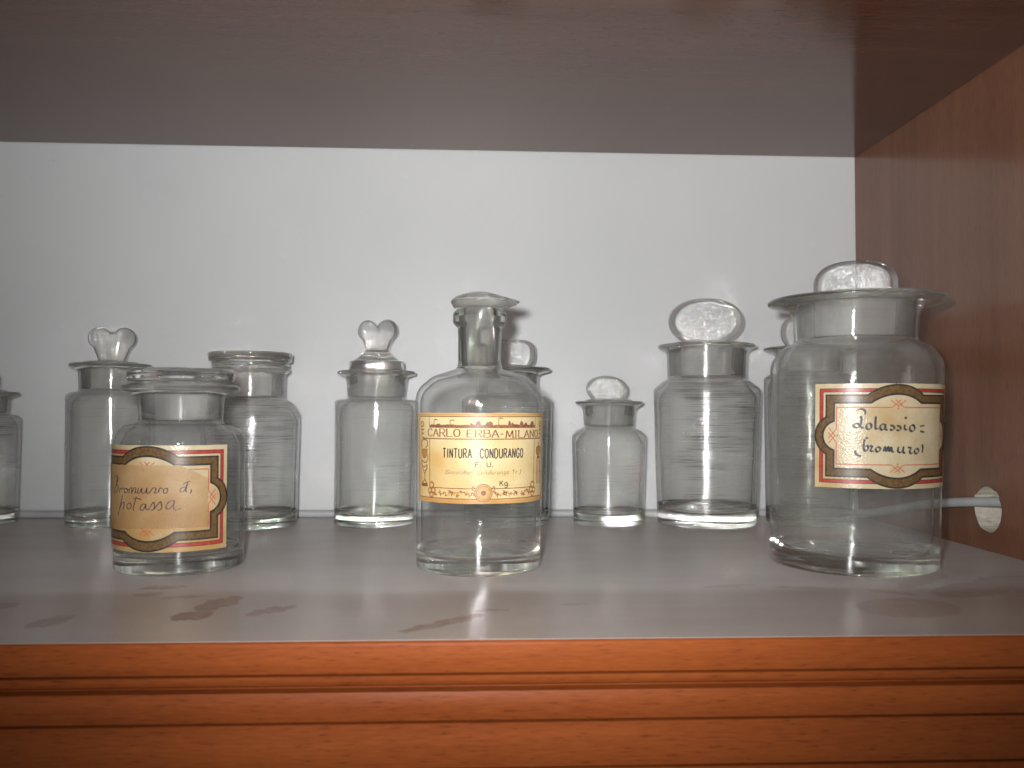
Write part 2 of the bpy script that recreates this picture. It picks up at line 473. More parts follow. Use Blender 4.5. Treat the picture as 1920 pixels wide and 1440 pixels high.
# front moulding: profile (y, z) swept along the shelf
def arc(cy_, cz, r, a0, a1, n=6):
    return [(cy_ + r*cos(a0+(a1-a0)*i/n), cz + r*sin(a0+(a1-a0)*i/n)) for i in range(n+1)]
P = [(0.0020, -0.0004)] + arc(0.0014, -0.0014, 0.0014, pi/2, pi, 6)
def slot(z, hgt, d, lip=0.0004):
    return [(0.0, z+lip), (lip*0.4, z+lip*0.25), (d, z), (d, z-hgt), (0.0002, z-hgt-0.0001), (0.0, z-hgt-0.0003)]
P += [(0.0, -0.0050)] + slot(-0.0113, 0.0007, 0.0026)
P += [(0.0, -0.0136), (0.0004, -0.0147), (0.0010, -0.0155)] + [(0.0052, -0.0162), (0.0052, -0.0175), (0.0002, -0.0177), (0.0, -0.0180)]
P += [(0.0, -0.0230)] + slot(-0.0280, 0.0008, 0.0030)
P += [(0.0, -0.0360)] + slot(-0.0446, 0.0008, 0.0030)
P += [(0.0, -0.0600), (0.0, -0.0900), (0.0180, -0.0900), (0.0180, -0.0210), (0.0056, -0.0208), (0.0056, -0.0010)]
xs = [XL + (0.0 - XL)*i/40 for i in range(41)]
mv = [(x, y, z) for x in xs for y, z in P]
n = len(P)
mf = []
for k in range(40):
    for i in range(n):
        mf.append((k*n+i, k*n+(i+1) % n, (k+1)*n+(i+1) % n, (k+1)*n+i))
mf += [tuple(range(n)), tuple(40*n+i for i in reversed(range(n)))]
mo = recalc(mesh_obj('front_moulding', mv, mf, M['wood_front'], cab, smooth=True))
mod = mo.modifiers.new('split', 'EDGE_SPLIT'); mod.split_angle = radians(35)
mo['label'] = 'orange varnished front moulding with horizontal grooves'

# ------------------------------------------------------------------ cable
def tube(pts, r, seg=14, sub=10):
    pts = [Vector(p) for p in pts]
    P = []
    for i in range(len(pts)-1):
        p0 = pts[max(i-1, 0)]; p1 = pts[i]; p2 = pts[i+1]; p3 = pts[min(i+2, len(pts)-1)]
        for k in range(sub):
            t = k/sub
            P.append(0.5*((2*p1) + (p2-p0)*t + (2*p0-5*p1+4*p2-p3)*t*t + (3*p1-p0-3*p2+p3)*t**3))
    P.append(pts[-1])
    vs, fs = [], []
    up = Vector((0, 0, 1))
    for i, p in enumerate(P):
        d = (P[min(i+1, len(P)-1)] - P[max(i-1, 0)]).normalized()
        s = d.cross(up).normalized(); u = s.cross(d).normalized()
        for k in range(seg):
            a = 2*pi*k/seg
            vs.append(p + r*(cos(a)*s + sin(a)*u))
    for i in range(len(P)-1):
        for k in range(seg):
            fs.append((i*seg+k, i*seg+(k+1) % seg, (i+1)*seg+(k+1) % seg, (i+1)*seg+k))
    fs.append(tuple(range(seg))); fs.append(tuple((len(P)-1)*seg+k for k in reversed(range(seg))))
    return vs, fs
cv_, cf_ = tube([(0.018, 0.150, 0.0335), (0.004, 0.1715, 0.0305), (-0.004, 0.195, 0.0278), (-0.0085, 0.225, 0.0235), (-0.0105, 0.262, 0.0165), (-0.0105, 0.300, 0.009),
                 (-0.0155, 0.332, 0.0042), (-0.034, 0.3445, 0.0030), (-0.07, 0.3467, 0.0030), (-0.16, 0.3467, 0.0030), (-0.30, 0.3466, 0.0030),
                 (-0.43, 0.3464, 0.0030), (-0.60, 0.3467, 0.0030), (-0.80, 0.3466, 0.0030), (XL+0.004, 0.3466, 0.0030)], 0.0029)
cable = recalc(mesh_obj('electric_cable', cv_, cf_, M['pvc']))
cable['label'] = 'grey electric cable leaving the hole in the side panel and running behind the jars'
cable['category'] = 'cable'

# ------------------------------------------------------------------ glass building
def fillet(pts, n=7):
    """pts: (r, z, radius) -> smooth polyline with rounded corners; straight runs get extra rings."""
    out = []
    m = len(pts)
    for i, (x, z, rad) in enumerate(pts):
        if i in (0, m-1) or rad <= 0:
            out.append(('c', Vector((x, z)))); continue
        p = Vector((x, z)); a = Vector(pts[i-1][:2]) - p; b = Vector(pts[i+1][:2]) - p
        la, lb = a.length, b.length
        a.normalize(); b.normalize()
        ang = a.angle(b)
        if ang > pi-0.05: out.append(('c', p)); continue
        t = min(rad/math.tan(ang/2), la*0.49, lb*0.49)
        rr = t*math.tan(ang/2)
        cdir = (a+b).normalized(); cen = p + cdir*(rr/sin(ang/2))
        s = p + a*t; e = p + b*t
        v0 = s-cen; v1 = e-cen
        tot = v0.angle(v1)
        cr = v0.x*v1.y - v0.y*v1.x
        sg = 1 if cr > 0 else -1
        for k in range(n+1):
            th = sg*tot*k/n
            out.append(('f', cen + Vector((v0.x*cos(th)-v0.y*sin(th), v0.x*sin(th)+v0.y*cos(th)))))
    res = [out[0][1]]
    for (ta, a), (tb, b) in zip(out, out[1:]):
        L = (b-a).length
        if L > 0.0022:
            k = max(1, int(L/0.004))
            eps = min(0.0004/L, 0.2)
            ts = [eps] + [eps+(1-2*eps)*j/k for j in range(1, k)] + [1-eps]
            for t in ts: res.append(a.lerp(b, t))
        if L > 1e-7: res.append(b)
    return res

def lathe(profile, seg=112, shear=0.0, wob=0.0, seed=0.0, angmod=None):
    """closed surface of revolution; first and last points lie on the axis"""
    vs, fs = [], []
    rings = []
    for (r, z) in profile:
        if r < 1e-6:
            rings.append([len(vs)]); vs.append(Vector((shear*z, 0, z)))
        else:
            ring = []
            for k in range(seg):
                a = 2*pi*k/seg
                rr = r
                if wob:
                    rr += wob*noise.noise((1.3*cos(a)+seed, 1.3*sin(a), z*38+seed))
                zz = z
                if angmod: rr, zz = angmod(rr, zz, a)
                ring.append(len(vs)); vs.append(Vector((rr*sin(a)+shear*z, -rr*cos(a), zz)))
            rings.append(ring)
    for A, B in zip(rings, rings[1:]):
        if len(A) == 1 and len(B) == 1: continue
        for k in range(seg):
            k2 = (k+1) % seg
            if len(A) == 1: fs.append((A[0], B[k2], B[k]))
            elif len(B) == 1: fs.append((A[k], A[k2], B[0]))
            else: fs.append((A[k], A[k2], B[k2], B[k]))
    return vs, fs

def join(*parts):
    V, F = [], []
    for v, f in parts:
        b = len(V); V += list(v); F += [tuple(i+b for i in q) for q in f]
    return V, F

def jar_body(parent, outer, wall, base, dome, mat, neck_in, z_neck_in, shear=0, seed=0.0, wob=0.00022, punt=0.0012, lip_in=0.0, solid=(9, 9)):
    """outer: (r,z,fillet) from base rim to lip top; inner surface follows it inside by 'wall'.
       neck_in = inner neck radius at the top; z_neck_in = height where the inner shoulder starts."""
    r0 = outer[0][0]
    pts = [(0, punt, 0), (r0*0.55, punt*0.9, 0.004), (r0-0.0035, 0.0002, 0.002)] + [(r0, 0.0003, 0.0025)] + list(outer[1:])
    ztop = outer[-1][1]
    rb = outer[1][0] if len(outer) > 1 else r0
    # inner profile, top to bottom
    inner = [(neck_in+lip_in, ztop, 0.0008), (neck_in, ztop-0.004, 0.003)]
    inner += z_neck_in
    inner += [(r0-wall, base, 0.006), (r0*0.62, base+dome*0.35, 0.008), (0, base+dome, 0)]
    pr = fillet(pts + inner)
    nout = len(fillet(pts))
    v, f = lathe(pr, shear=shear, wob=wob, seed=seed)
    o = recalc(mesh_obj('glass_body', v, f, [mat, M['glass_frost'], M['glass_base']], parent))
    zlo = z_neck_in[0][1]
    for p in o.data.polygons:                         # the ground inside of the neck
        c = p.center
        rr = sqrt((c.x-shear*c.z)**2 + c.y**2)
        if zlo + 0.001 < c.z < ztop-0.003 and rr < neck_in+0.0009 and rr < outer[-1][0]+0.002:
            p.material_index = 1
        elif c.z < base + dome*0.5 + 0.0015 or (c.z > solid[0] and rr > solid[1]):
            p.material_index = 2
    return o

def outline_oval(cz, a, b, p=2.2, n=96):
    pts = []
    for i in range(n):
        t = 2*pi*i/n
        c_, s_ = cos(t), sin(t)
        pts.append((a*math.copysign(abs(c_)**(2/p), c_), cz + b*math.copysign(abs(s_)**(2/p), s_)))
    return (0, cz), pts

def outline_heart(cz, prims, n=128):
    """star-shaped union, seen from (0, cz): circles (x, z, r) and convex polygons"""
    pts = []
    for i in range(n):
        t = 2*pi*(i+0.5)/n
        d = Vector((cos(t), sin(t))); o = Vector((0, cz)); best = 0.003
        for q in prims:
            if len(q) == 3 and not isinstance(q[0], tuple):
                c = Vector(q[:2]) - o; b = d.dot(c); disc = b*b - (c.dot(c)-q[2]**2)
                if disc > 0: best = max(best, b+sqrt(disc))
            else:
                k = len(q)
                for j in range(k):
                    A = Vector(q[j])-o; B = Vector(q[(j+1) % k])-o; e = B-A
                    den = d.x*e.y - d.y*e.x
                    if abs(den) > 1e-12:
                        tt = (A.x*e.y-A.y*e.x)/den; ss = (A.x*d.y-A.y*d.x)/den
                        if tt > 0 and -1e-6 <= ss <= 1+1e-6: best = max(best, tt)
        pts.append((d.x*best, cz+d.y*best))
    return (0, cz), pts

def knob(name, parent, outline, prof, mats, ang=0.0, split=0.80, shear=0.0, off=0.0, lean=0.0):
    """prof: list of (rho, half thickness) from centre to rim"""
    (cx, cz), pts = outline
    n = len(pts)
    seq = [(r, y) for r, y in prof] + [(r, -y) for r, y in reversed(prof) if y != 0]
    vs, fs, mi = [], [], []
    ca, sa = cos(ang), sin(ang)
    def put(x, y, z):
        x2 = x*ca - y*sa; y2 = x*sa + y*ca
        vs.append(Vector((x2 + shear*z + off + lean*(z-cz), y2, z)))
    rings = []
    for r, y in seq:
        if r < 1e-6:
            rings.append([len(vs)]); put(0, -y, cz)
        else:
            b = len(vs); rings.append(list(range(b, b+n)))
            for (px, pz) in pts: put(px*r, -y, cz+(pz-cz)*r)
    for (A, B, (ra, _), (rb, _)) in zip(rings, rings[1:], seq, seq[1:]):
        m = 1 if max(ra, rb) <= split+1e-6 else 0
        for k in range(n):
            k2 = (k+1) % n
            if len(A) == 1: fs.append((A[0], B[k], B[k2]))
            elif len(B) == 1: fs.append((A[k2], A[k], B[0]))
            else: fs.append((A[k], B[k], B[k2], A[k2]))
            mi.append(m)
    return recalc(mesh_obj(name, vs, fs, mats, parent, midx=mi))

OVAL = [(0, .0049), (.15, .0049), (.3, .0048), (.45, .0047), (.6, .0045), (.72, .0043), (.80, .0041), (.85, .0042), (.90, .0041), (.94, .0036), (.97, .0027), (.99, .0015), (1.0, 0)]
def oval_prof(t):
    return [(r, y*t) for r, y in OVAL]
def heart_prof(T):
    return [(r, T*(1-r**3.2)**0.5) for r in (0, .2, .4, .55, .7, .8, .88, .94, .975, .993)] + [(1, 0)]

def stopper(parent, plug, z_top, z_bot, top_pts, mat_top, shear=0, taper=0.0009, hollow=0.0032):
    """ground plug inside the neck, closed above by the profile top_pts (r,z,fillet), ending on the axis"""
    zt = z_top
    pr_plug = [(0, zt-0.004, 0), (plug-hollow-0.002, zt-0.0045, 0.003), (plug-taper-hollow, z_bot+0.0008, 0.001), (plug-taper-hollow*0.5, z_bot, 0.0012),
               (plug-taper, z_bot+0.0012, 0.001), (plug, zt, 0.0)]
    a = fillet(pr_plug)
    full = fillet(pr_plug + list(top_pts))
    v, f = lathe(full, shear=shear)
    o = recalc(mesh_obj('stopper', v, f, [mat_top, M['glass_frost']], parent))
    for p in o.data.polygons:
        c = p.center
        rr = sqrt((c.x-shear*c.z)**2 + c.y**2)
        if c.z < zt - 0.0003 and rr > plug-taper-0.0012:
            p.material_index = 1
    return o

# ------------------------------------------------------------------ labels: paper and printing wrapped on the jar
class Label:
    def __init__(self, parent, R, alpha, zc, shear=0.0, base=0.00012):
        self.p, self.R, self.a, self.zc, self.sh, self.base = parent, R, radians(alpha), zc, shear, base
        self.v, self.f, self.mi, self.mats, self.idx = [], [], [], [], {}
        self.lift = 0.0
    def mat(self, key):
        if key not in self.idx:
            self.idx[key] = len(self.mats); self.mats.append(M[key])
        return self.idx[key]
    def pt(self, u, v, lift=None):
        z = self.zc + v/1000
        r = self.R(z) + self.base + (self.lift if lift is None else lift)
        a = self.a + u/1000/self.R(self.zc)
        return Vector((r*sin(a) + self.sh*z, -r*cos(a), z))
    def layer(self, d=0.00005): self.lift += d
    def grid(self, key, f, nu, nv, lift=None):
        """f(s,t) -> (u,v), s,t in 0..1"""
        b = len(self.v); m = self.mat(key)
        for j in range(nv+1):
            for i in range(nu+1):
                self.v.append(self.pt(*f(i/nu, j/nv), lift))
        for j in range(nv):
            for i in range(nu):
                self.f.append((b+j*(nu+1)+i, b+j*(nu+1)+i+1, b+(j+1)*(nu+1)+i+1, b+(j+1)*(nu+1)+i)); self.mi.append(m)
    def rect(self, key, u0, v0, u1, v1):
        self.grid(key, lambda s, t: (u0+(u1-u0)*s, v0+(v1-v0)*t), max(1, int(abs(u1-u0)/1.2)), max(1, int(abs(v1-v0)/6)))
    def sheet(self, key, edge_lo, edge_hi, u0, u1, thick=0.00012):
        """paper sheet with its own thickness; edge_lo(u), edge_hi(u) give its lower and upper edge"""
        nu = int((u1-u0)/0.7); nv = 6
        f = lambda s, t: (u0+(u1-u0)*s, edge_lo(u0+(u1-u0)*s)*(1-t) + edge_hi(u0+(u1-u0)*s)*t)
        self.grid(key, f, nu, nv, self.lift+thick)
        self.grid(key, lambda s, t: f(1-s, t), nu, nv, self.lift)
        b = len(self.v); m = self.mat(key)
        ring = [f(i/nu, 0) for i in range(nu+1)] + [f(1, j/nv) for j in range(1, nv+1)] + [f(1-i/nu, 1) for i in range(1, nu+1)] + [f(0, 1-j/nv) for j in range(1, nv)]
        for u, v in ring: self.v += [self.pt(u, v, self.lift), self.pt(u, v, self.lift+thick)]
        n = len(ring)
        for i in range(n):
            k = (i+1) % n
            self.f.append((b+2*i, b+2*k, b+2*k+1, b+2*i+1)); self.mi.append(m)
        self.lift += thick + 0.00004
    def stroke(self, key, pts, w, smooth=True, pen=None, closed=False, step=0.5):
        """pen = (thin, thick, angle): broad-nib width"""
        P = [Vector(p) for p in pts]
        if closed: P = P + [P[0]]
        Q = []
        n = len(P)
        for i in range(n-1):
            L = (P[i+1]-P[i]).length
            k = max(1, int(L/step)) if not smooth else max(3, int(L/0.3))
            p0 = P[i-1] if i > 0 else P[i]*2-P[i+1]; p3 = P[i+2] if i+2 < n else P[i+1]*2-P[i]
            for j in range(k):
                t = j/k
                if smooth: Q.append(0.5*((2*P[i]) + (P[i+1]-p0)*t + (2*p0-5*P[i]+4*P[i+1]-p3)*t*t + (3*P[i]-p0-3*P[i+1]+p3)*t**3))
                else: Q.append(P[i].lerp(P[i+1], t))
        Q.append(P[-1])
        b = len(self.v); m = self.mat(key)
        n = len(Q)
        def dirn(i, j):
            d = Q[j]-Q[i]
            return d.normalized() if d.length > 1e-9 else Vector((1, 0))
        for i, q in enumerate(Q):
            if closed and i in (0, n-1): d1, d2 = dirn(n-2, n-1), dirn(0, 1)
            else: d1 = dirn(max(i-1, 0), max(i, 1)); d2 = dirn(min(i, n-2), min(i+1, n-1))
            t = d1+d2
            t = t.normalized() if t.length > 0.2 else d2
            nn = Vector((-t.y, t.x))
            k = max(0.5, abs(nn.dot(Vector((-d2.y, d2.x)))))
            ww = w
            if pen:
                a = math.atan2(t.y, t.x) - pen[2]
                ww = pen[0] + (pen[1]-pen[0])*abs(sin(a)); k = 1
            for s in (-1, 1):
                e = q + nn*(s*ww/2/k)
                self.v.append(self.pt(e.x, e.y))
        for i in range(n-1):
            self.f.append((b+2*i, b+2*i+2, b+2*i+3, b+2*i+1)); self.mi.append(m)
    def band(self, key, A, B, nv=3):
        b = len(self.v); m = self.mat(key); n = len(A)
        for a, c in zip(A, B):
            for j in range(nv+1):
                t = j/nv
                self.v.append(self.pt(a[0]*(1-t)+c[0]*t, a[1]*(1-t)+c[1]*t))
        for i in range(n):
            i2 = (i+1) % n
            for j in range(nv):
                self.f.append((b+i*(nv+1)+j, b+i2*(nv+1)+j, b+i2*(nv+1)+j+1, b+i*(nv+1)+j+1)); self.mi.append(m)
    def disc(self, key, u, v, ru, rv, n=28, hole=0.0):
        A = [(u+ru*cos(2*pi*i/n), v+rv*sin(2*pi*i/n)) for i in range(n)]
        B = [(u+ru*hole*cos(2*pi*i/n), v+rv*hole*sin(2*pi*i/n)) for i in range(n)]
        self.band(key, A, B, 4)
    def fill_up(self, key, pts, v0):
        """area between the polyline pts and the line v = v0"""
        b = len(self.v); m = self.mat(key)
        for u, v in pts: self.v += [self.pt(u, v0), self.pt(u, v)]
        for i in range(len(pts)-1):
            self.f.append((b+2*i, b+2*i+2, b+2*i+3, b+2*i+1)); self.mi.append(m)
    def build(self, name='label', parent=None):
        o = mesh_obj(name, self.v, self.f, self.mats, parent or self.p, smooth=True, midx=self.mi)
        return o

# a stroke alphabet, unit box; a trailing 's' entry marks curved strokes
GL = {
 'A': [[(0, 0), (.5, 1), (1, 0)], [(.2, .34), (.8, .34)]],
 'B': [[(.05, 0), (.05, 1)], ['s', (.05, 1), (.6, 1), (.85, .87), (.85, .66), (.6, .53), (.05, .53)], ['s', (.6, .53), (.95, .42), (.97, .14), (.65, 0), (.05, 0)]],
 'C': [['s', (.96, .76), (.8, .95), (.5, 1), (.15, .85), (.03, .5), (.15, .15), (.5, 0), (.8, .05), (.96, .24)]],
 'D': [[(.05, 0), (.05, 1)], ['s', (.05, 1), (.55, 1), (.88, .82), (.96, .5), (.88, .18), (.55, 0), (.05, 0)]],
 'E': [[(.9, 1), (.05, 1), (.05, 0), (.92, 0)], [(.05, .52), (.75, .52)]],
 'F': [[(.9, 1), (.05, 1), (.05, 0)], [(.05, .52), (.75, .52)]],
 'G': [['s', (.94, .76), (.8, .95), (.5, 1), (.15, .85), (.04, .5), (.15, .15), (.5, 0), (.8, .05), (.95, .24)], [(.95, .22), (.95, .46), (.6, .46)]],
 'I': [[(.5, 0), (.5, 1)]],
 'K': [[(.08, 0), (.08, 1)], [(.9, 1), (.1, .42)], [(.38, .62), (.95, 0)]],
 'L': [[(.08, 1), (.08, 0), (.92, 0)]],
 'M': [[(.02, 0), (.12, 1), (.5, .1), (.88, 1), (.98, 0)]],
 'N': [[(.06, 0), (.06, 1), (.94, 0), (.94, 1)]],
 'O': [['s', (.5, 1), (.15, .86), (.03, .5), (.15, .14), (.5, 0), (.85, .14), (.97, .5), (.85, .86), (.5, 1)]],
 'R': [[(.05, 0), (.05, 1)], ['s', (.05, 1), (.6, 1), (.9, .86), (.9, .64), (.6, .5), (.05, .5)], [(.5, .5), (.98, 0)]],
 'T': [[(.5, 0), (.5, 1)], [(0, 1), (1, 1)]],
 'U': [['s', (.06, 1), (.06, .3), (.2, .06), (.5, 0), (.8, .06), (.94, .3), (.94, 1)]],
 '-': [[(.1, .45), (.9, .45)]],
 '.': [[(.4, .0), (.4, .13)]],
 '(': [['s', (.9, 1.1), (.35, .8), (.2, .4), (.35, .05), (.8, -.25)]],
 ')': [['s', (.1, 1.1), (.65, .8), (.8, .4), (.65, .05), (.2, -.25)]],
 'a': [['s', (.85, .6), (.5, .68), (.12, .45), (.1, .12), (.4, 0), (.8, .25), (.88, .62), (.85, .1), (1, 0)]],
 'b': [['s', (.25, 1.1), (.15, .5), (.12, .08), (.5, 0), (.88, .25), (.85, .6), (.5, .68), (.2, .45)]],
 'd': [['s', (.85, .6), (.5, .68), (.12, .45), (.1, .12), (.4, 0), (.8, .25), (1, 1.1), (.88, .2), (1, 0)]],
 'g': [['s', (.85, .6), (.5, .68), (.12, .45), (.12, .15), (.4, .05), (.8, .25), (.88, .62), (.82, -.15), (.5, -.35), (.1, -.25)]],
 'l': [['s', (.5, 1.1), (.45, .4), (.5, 0), (.7, 0)]],
 'n': [[(.1, 0), (.18, .65)], ['s', (.15, .4), (.45, .66), (.75, .62), (.78, .3), (.75, 0), (.95, .02)]],
 'o': [['s', (.5, .68), (.15, .5), (.1, .18), (.4, 0), (.8, .15), (.88, .5), (.5, .68)]],
 'r': [[(.2, 0), (.28, .65)], ['s', (.25, .4), (.5, .64), (.85, .62)]],
 's': [['s', (.85, .58), (.5, .68), (.2, .52), (.5, .34), (.8, .16), (.45, 0), (.1, .08)]],
 'u': [['s', (.12, .65), (.12, .15), (.35, 0), (.7, .15), (.88, .65), (.82, .1), (1, 0)]],
}
def write(L, key, text, u0, u1, v, h, w, slant=0.0, gap=0.28, pen=None, widths=None, serif=0.0):
    W = {'I': .45, '.': .35, ' ': .6, '-': .55, '(': .4, ')': .4, 'l': .45, 'r': .75, 'M': 1.25, 'm': 1.4}
    tot = sum(W.get(c, 1) for c in text) + gap*(len(text)-1)
    k = (u1-u0)/tot
    x = u0
    for c in text:
        cw = W.get(c, 1)*k
        for st in GL.get(c, []):
            sm = st[0] == 's'
            pts = [(x + p[0]*cw + slant*p[1]*h, v + p[1]*h) for p in (st[1:] if sm else st)]
            if sm or len(pts) == 2: L.stroke(key, pts, w, smooth=sm, pen=pen)
            else:
                for a, b in zip(pts, pts[1:]): L.stroke(key, [a, b], w, smooth=False, pen=pen)
            if serif and not sm:
                for e in (pts[0], pts[-1]):
                    if abs(e[1]-v) < 0.02*h or abs(e[1]-v-h) < 0.02*h:
                        L.stroke(key, [(e[0]-serif, e[1]), (e[0]+serif, e[1])], w*0.55, smooth=False)
        x += cw + gap*k

def resample_pair(a1, b1, ct1, t1, cs1, s1, a2, b2, ct2, t2, cs2, s2):
    """outer and inner frame outlines with matching point counts"""
    def build(a, b, ct, t, cs, s):
        def seg(c, rise, n):
            R = (c*c+rise*rise)/(2*rise); y0 = rise-R
            ph = math.asin(min(1, c/R)) if rise <= R else pi-math.asin(min(1, c/R))
            return [(R*sin(-ph+2*ph*i/n), y0+R*cos(-ph+2*ph*i/n)) for i in range(n+1)]
        def ln(p, q, n): return [(p[0]+(q[0]-p[0])*i/n, p[1]+(q[1]-p[1])*i/n) for i in range(n)]
        T = [(x, b+y) for x, y in seg(ct, t, 30)]; S = [(a+y, -x) for x, y in seg(cs, s, 24)]
        o = ln((-a, b), T[0], 20) + T[:-1] + ln(T[-1], (a, b), 20) + ln((a, b), S[0], 12) + S[:-1] + ln(S[-1], (a, -b), 12)
        return o + [(-x, -y) for x, y in o]
    return build(a1, b1, ct1, t1, cs1, s1), build(a2, b2, ct2, t2, cs2, s2)

def lattice(L, u, v, ang, dot=True):
    ca, sa = cos(ang), sin(ang)
    R = lambda x, y: (u+x*ca-y*sa, v+x*sa+y*ca)
    for a, b in (((-3.2, 0), (1.5, 3.9)), ((3.2, 0), (-1.5, 3.9)), ((-3.9, 3.7), (0.2, 0.5)), ((3.9, 3.7), (-0.2, 0.5))):
        L.stroke('ink_thinred', [R(*a), R(*b)], 0.42, smooth=False)
    if dot: L.disc('ink_thinred', *R(0, -0.4), 0.45, 0.45, 12)

def bordered_label(parent, R, alpha, zc, shear, lattices):
    L = Label(parent, R, alpha, zc, shear)
    wob = lambda s: (lambda u: s*26.1 + 0.12*noise.noise((u*0.25, s*3, 0.5)))
    L.sheet('paper_cream', wob(-1), wob(1), -39.5, 39.5)
    for (u0, v0, u1, v1) in ((-37.1, 21.9, 37.1, 23.6), (-37.1, -23.6, 37.1, -21.9), (-37.1, -21.9, -35.4, 21.9), (35.4, -21.9, 37.1, 21.9)):
        L.rect('ink_red', u0, v0, u1, v1)
    L.layer()
    for a, b in ((37.1, 23.6), (35.4, 21.9)):
        L.stroke('ink_dark', [(-a, -b), (a, -b), (a, b), (-a, b)], 0.28, smooth=False, closed=True)
    L.layer(0.00007)
    A, B = resample_pair(33.8, 20.3, 14.5, 5.2, 9.3, 5.5, 30.1, 16.5, 13.0, 4.4, 7.3, 5.4)
    # paper shows inside the frame; the band covers the red rule where the lobes cross it
    L.band('ink_bronze', A, B)
    L.layer()
    L.stroke('ink_dark', A, 0.85, smooth=False, closed=True, step=2)
    L.stroke('ink_dark', B, 0.95, smooth=False, closed=True, step=2)
    g = 3.3
    for s in (1, -1):
        L.stroke('ink_thinred', [(-28.9, 14.2*s), (-g, 14.2*s)], 0.5, smooth=False)
        L.stroke('ink_thinred', [(g, 14.2*s), (28.9, 14.2*s)], 0.5, smooth=False)
        L.stroke('ink_thinred', [(28.9*s, -14.2), (28.9*s, -g)], 0.5, smooth=False)
        L.stroke('ink_thinred', [(28.9*s, g), (28.9*s, 14.2)], 0.5, smooth=False)
    lattice(L, 0, 14.2, 0); lattice(L, 0, -14.2, pi)
    lattice(L, 28.9, 0, -pi/2); lattice(L, -28.9, 0, pi/2)
    L.layer()
    return L
BROMURO_STROKES = [[(-23.38,1.75),(-21.06,4.89),(-19.29,8.6),(-19.2,10.09)],[(-22.71,9.26),(-20.72,10.73),(-18.84,10.41),(-18.32,9.29),(-19.2,7.55),(-20.74,6.31),(-18.85,6.0),(-18.16,4.52),(-19.31,3.01),(-22.52,1.94)],[(-17.18,2.46),(-16.24,4.63),(-15.14,4.18),(-14.23,4.99),(-13.17,4.7)],[(-12.15,4.83),(-13.23,3.86),(-12.91,2.78),(-11.66,2.76),(-10.64,3.89),(-11.29,4.79),(-12.15,4.83),(-9.78,4.35)],[(-10.01,2.54),(-9.1,4.88),(-8.02,5.33),(-8.12,2.61),(-6.96,4.95),(-5.94,5.4),(-5.64,4.49),(-6.15,2.81),(-5.05,3.34)],[(-4.18,5.36),(-4.56,2.94),(-3.51,3.05),(-2.76,5.06)],[(-2.21,5.41),(-2.48,3.4),(-1.53,2.8),(-0.41,3.65),(0.26,5.44),(0.12,3.24),(1.12,2.83),(2.19,4.09),(3.12,5.55)],[(3.37,5.55),(4.61,5.22),(4.28,3.81),(3.95,3.06),(5.1,3.06)],[(5.59,3.14),(6.11,4.64),(6.72,5.55),(7.6,4.88)],[(9.3,5.36),(8.16,4.5),(8.23,3.04),(9.18,2.82),(10.01,4.06),(9.74,5.18),(9.3,5.36)],[(17.89,5.65),(16.44,5.45),(15.51,4.35),(15.74,3.29),(16.91,3.5),(17.89,4.89),(18.96,8.13),(18.48,5.71),(18.08,3.63),(18.71,3.18)],[(16.91,6.81),(17.89,7.83),(20.06,8.42)],[(20.45,4.29),(20.53,3.32),(20.05,2.37)],[(-14.24,1.79),(-15.37,-1.51),(-16.88,-5.62),(-18.28,-8.89)],[(-16.41,-4.74),(-14.66,-2.44),(-13.31,-2.23),(-13.18,-3.7),(-13.98,-5.34)],[(-9.78,-2.18),(-11.06,-3.37),(-10.83,-4.91),(-9.34,-4.92),(-8.34,-3.45),(-8.94,-2.31),(-9.78,-2.18)],[(-5.3,1.25),(-6.3,-1.91),(-7.18,-4.87),(-6.66,-5.8)],[(-6.97,0.02),(-5.05,0.34),(-2.58,-0.26)],[(-0.19,-2.59),(-1.85,-2.49),(-3.14,-4.02),(-2.96,-5.35),(-1.53,-5.15),(-0.19,-2.8),(-0.33,-4.67),(0.9,-5.28)],[(0.9,-5.28),(3.11,-1.85),(3.69,-1.72),(3.94,-4.01),(3.11,-5.34),(2.18,-5.18)],[(3.65,-5.05),(6.31,-1.6),(6.95,-1.44),(7.35,-3.82),(6.7,-5.26),(5.57,-5.17)],[(13.09,-1.01),(11.25,-0.97),(9.57,-2.6),(9.41,-4.39),(10.66,-4.83),(12.42,-2.87),(13.09,-0.89),(12.61,-3.92),(13.31,-5.32),(14.75,-5.24),(16.19,-4.42)]]
